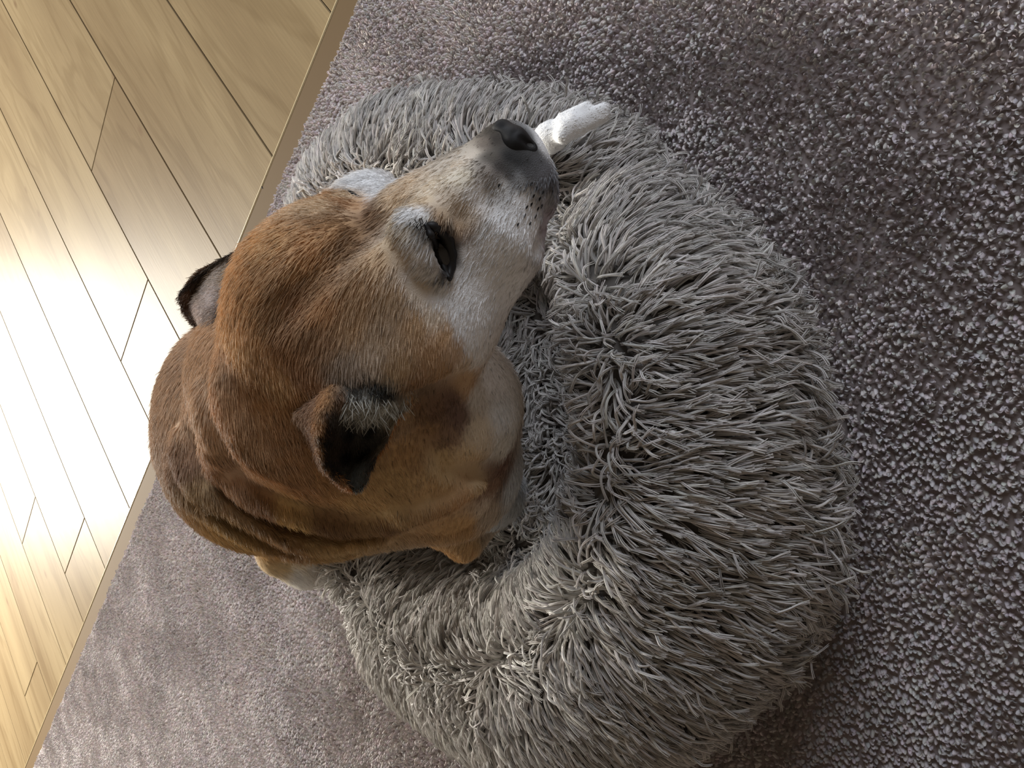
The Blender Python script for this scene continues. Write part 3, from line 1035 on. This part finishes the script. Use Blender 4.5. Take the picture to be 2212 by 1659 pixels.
lump3 = np.zeros_like(BV)
lump3[..., 2] = lump * 0.018 * np.maximum(0, np.sin(phi))[None]
lump3[..., :2] = (outw[:, None] * (lump * 0.02 * np.cos(phi)[None])[..., None])
BVf = push_out(BVf + lump3.reshape(-1, 3), 0.004)
ii, jj = np.meshgrid(np.arange(nr), np.arange(nc), indexing='ij')
Bq = np.stack([ii * nc + jj, ((ii + 1) % nr) * nc + jj, ((ii + 1) % nr) * nc + (jj + 1) % nc, ii * nc + (jj + 1) % nc], -1).reshape(-1, 4)
bn = vnormals(BVf, Bq)
if (bn.reshape(nr, nc, 3)[:, 10, 2]).mean() < 0:
    Bq = Bq[:, ::-1]
bed = empty('pet_bed', (0.35, 0.46, 0.0), 'round shaggy grey faux fur pet bed with raised rim under the dog', 'pet bed')
bed_off = np.array([0.35, 0.46, 0.0])
rim = mesh_obj('rim', BVf - bed_off, Bq, M_bedcloth, bed)
# inner cushion: disc filling the ring
ns, na = 14, nr
inner = RS[:, :2] - outw * (RS[:, 4] * 0.7)[:, None]
cc = inner.mean(0)
CV = []
for s_ in range(ns):
    f = s_ / (ns - 1)
    q = cc + (inner - cc) * (1 - f * 0.97)
    CV.append(np.concatenate([q, (0.035 + 0.018 * np.sin(f * 1.57))[None].repeat(na)[:, None] if False else np.full((na, 1), 0.035 + 0.018 * math.sin(f * 1.57))], 1))
CV = np.array(CV)
CVt = CV.reshape(-1, 3)
ii, jj = np.meshgrid(np.arange(ns - 1), np.arange(na), indexing='ij')
Cq = np.stack([ii * na + jj, ii * na + (jj + 1) % na, (ii + 1) * na + (jj + 1) % na, (ii + 1) * na + jj], -1).reshape(-1, 4)
cn = vnormals(CVt, Cq)
if cn[:, 2].mean() < 0:
    Cq = Cq[:, ::-1]
bot = CVt.copy()
bot[:, 2] = 0.006
CVall = np.concatenate([CVt, bot])
sideq = np.stack([np.arange(na), np.arange(na) + len(CVt), (np.arange(na) + 1) % na + len(CVt), (np.arange(na) + 1) % na], -1)
Call = np.concatenate([Cq, Cq[:, ::-1] + len(CVt), sideq])
cushion = mesh_obj('cushion', CVall - bed_off, Call, M_bedcloth, bed)


def strands(name, V, Q, n, parent, L0, on_rim=True, base=(194, 190, 186)):
    VNs = vnormals(V, Q)
    P, T, W = sample(V, Q, n)
    N = unit((VNs[T] * W[..., None]).sum(1))
    if on_rim:
        k = N[:, 2] > -0.45
    else:
        k = N[:, 2] > 0.5
    P, N = P[k], N[k]
    d = D.ev(P)
    k = d > 0.0015
    P, N = P[k], N[k]
    n = len(P)
    # nearest point of the ring line gives outward and along directions
    i = np.argmin(((P[:, None, :2] - RS[None, ::4, :2]) ** 2).sum(-1), 1) * 4
    o3 = np.concatenate([outw[i], np.zeros((n, 1))], 1)
    t3 = np.concatenate([tang[i], np.zeros((n, 1))], 1)
    off_ = ((P - np.concatenate([RS[i, :2], np.zeros((n, 1))], 1)) * o3).sum(1)
    off_ = off_ / np.where(off_ > 0, RS[i, 2], RS[i, 4])
    off_ = off_ + (vnoise(P, 0.05, 50) - .5) * 0.42
    if on_rim:
        w = np.tanh(off_ * 3.6)
        dirv = o3 * w[:, None]
        dirv += t3 * ((vnoise(P, 0.045, 51) - .5) * 1.3 * (1.15 - np.abs(w)))[:, None]
        dirv[:, 2] -= 0.35 * np.abs(w)
    else:
        dirv = np.stack([vnoise(P, 0.03, 61) - .5, vnoise(P, 0.03, 62) - .5, np.zeros(n)], 1) * 2.5
    dirv += (np.stack([vnoise(P, 0.014, 70 + s_) for s_ in range(3)], 1) - .5) * 1.1
    dirv += RNG.normal(0, 0.16, (n, 3))
    Tn = dirv - (dirv * N).sum(1)[:, None] * N
    mag = np.minimum(np.linalg.norm(Tn, axis=1), 1.0)
    Tn = unit(Tn) * mag[:, None]
    L = L0 * (0.75 + 0.5 * RNG.random(n)) * (0.85 + 0.3 * vnoise(P, 0.03, 55))
    NP = 6
    C0 = np.zeros((n, NP, 3))
    p = P.copy()
    C0[:, 0] = p
    wav = RNG.normal(0, 1, (n, 3))
    for s_ in range(1, NP):
        f = s_ / (NP - 1)
        dd = unit(N * (0.62 - 0.50 * f) + Tn * (0.60 + 0.90 * f) + np.array([0, 0, -0.22 * f]) + wav * 0.16 * math.sin(f * 5.0 + 1))
        p = p + dd * (L / (NP - 1))[:, None]
        C0[:, s_] = p
    # keep clear of the dog
    q = C0.reshape(-1, 3)
    near = D.ev(q) < 0.003
    if near.any():
        sub = q[near]
        for _ in range(2):
            g = D.grad(sub)
            sub = sub + g * np.maximum(0, 0.003 - D.ev(sub))[:, None]
        q[near] = sub
    q[:, 2] = np.maximum(q[:, 2], 0.010)
    C0 = q.reshape(n, NP, 3)
    # each tuft is a few fibres that lie together and splay a little at the tip
    m = 4
    ax1 = unit(np.cross(Tn + 1e-4, N))
    ax2 = unit(np.cross(ax1, Tn + N * .3))
    allP, allR, allC = [], [], []
    tone = (0.70 + 0.45 * RNG.random(n)) * (0.88 + 0.24 * vnoise(P, 0.02, 80))
    bcol = lin(base)
    prof = np.array([0.9, 1.0, 0.95, 0.9, 0.8, 0.45])
    for s_ in range(m):
        a = 2 * math.pi * s_ / m + RNG.random(n) * 1.5
        rr = 0.0005 + 0.0003 * RNG.random(n)
        spread = np.array([1.6, 1.3, 1.0, 1.0, 1.3, 1.9])
        ofs = (ax1 * np.cos(a)[:, None] + ax2 * np.sin(a)[:, None])[:, None] * (rr[:, None] * spread)[..., None]
        allP.append(C0 + ofs)
        allR.append((0.00044 * (0.8 + 0.4 * RNG.random(n)))[:, None] * prof)
        allC.append(bcol[None] * (tone * (0.85 + 0.3 * RNG.random(n)))[:, None] * (1 + (RNG.random((n, 3)) - .5) * .05))
    Pp, Rr, Cc = np.concatenate(allP), np.concatenate(allR), np.concatenate(allC)
    return curves_obj(name, Pp - bed_off, Rr, Cc, M_shag, parent)


strands('rim_strands', BVf, Bq, 48000, rim, 0.030)
strands('cushion_strands', CVt, Cq, 10000, cushion, 0.024, False)

print('carpet tufts', make_carpet())

# a crumb on the planks
cp_ = KH(571, 406, 0.0)
crumb = uv_ball('crumb', np.array([0, 0, 0.0]), 0.0034, simple('crumb_black', (24, 20, 18), 0.9), None, (1.3, .7, .6), seg=8)
me = crumb.data
for v in me.vertices:
    v.co *= 1 + 0.35 * math.sin(v.co.x * 2100) * math.cos(v.co.y * 1700)
crumb.location = (cp_[0], cp_[1], 0.002)
crumb['label'] = 'tiny black crumb on the wood floor beside the threshold strip'
crumb['category'] = 'crumb'
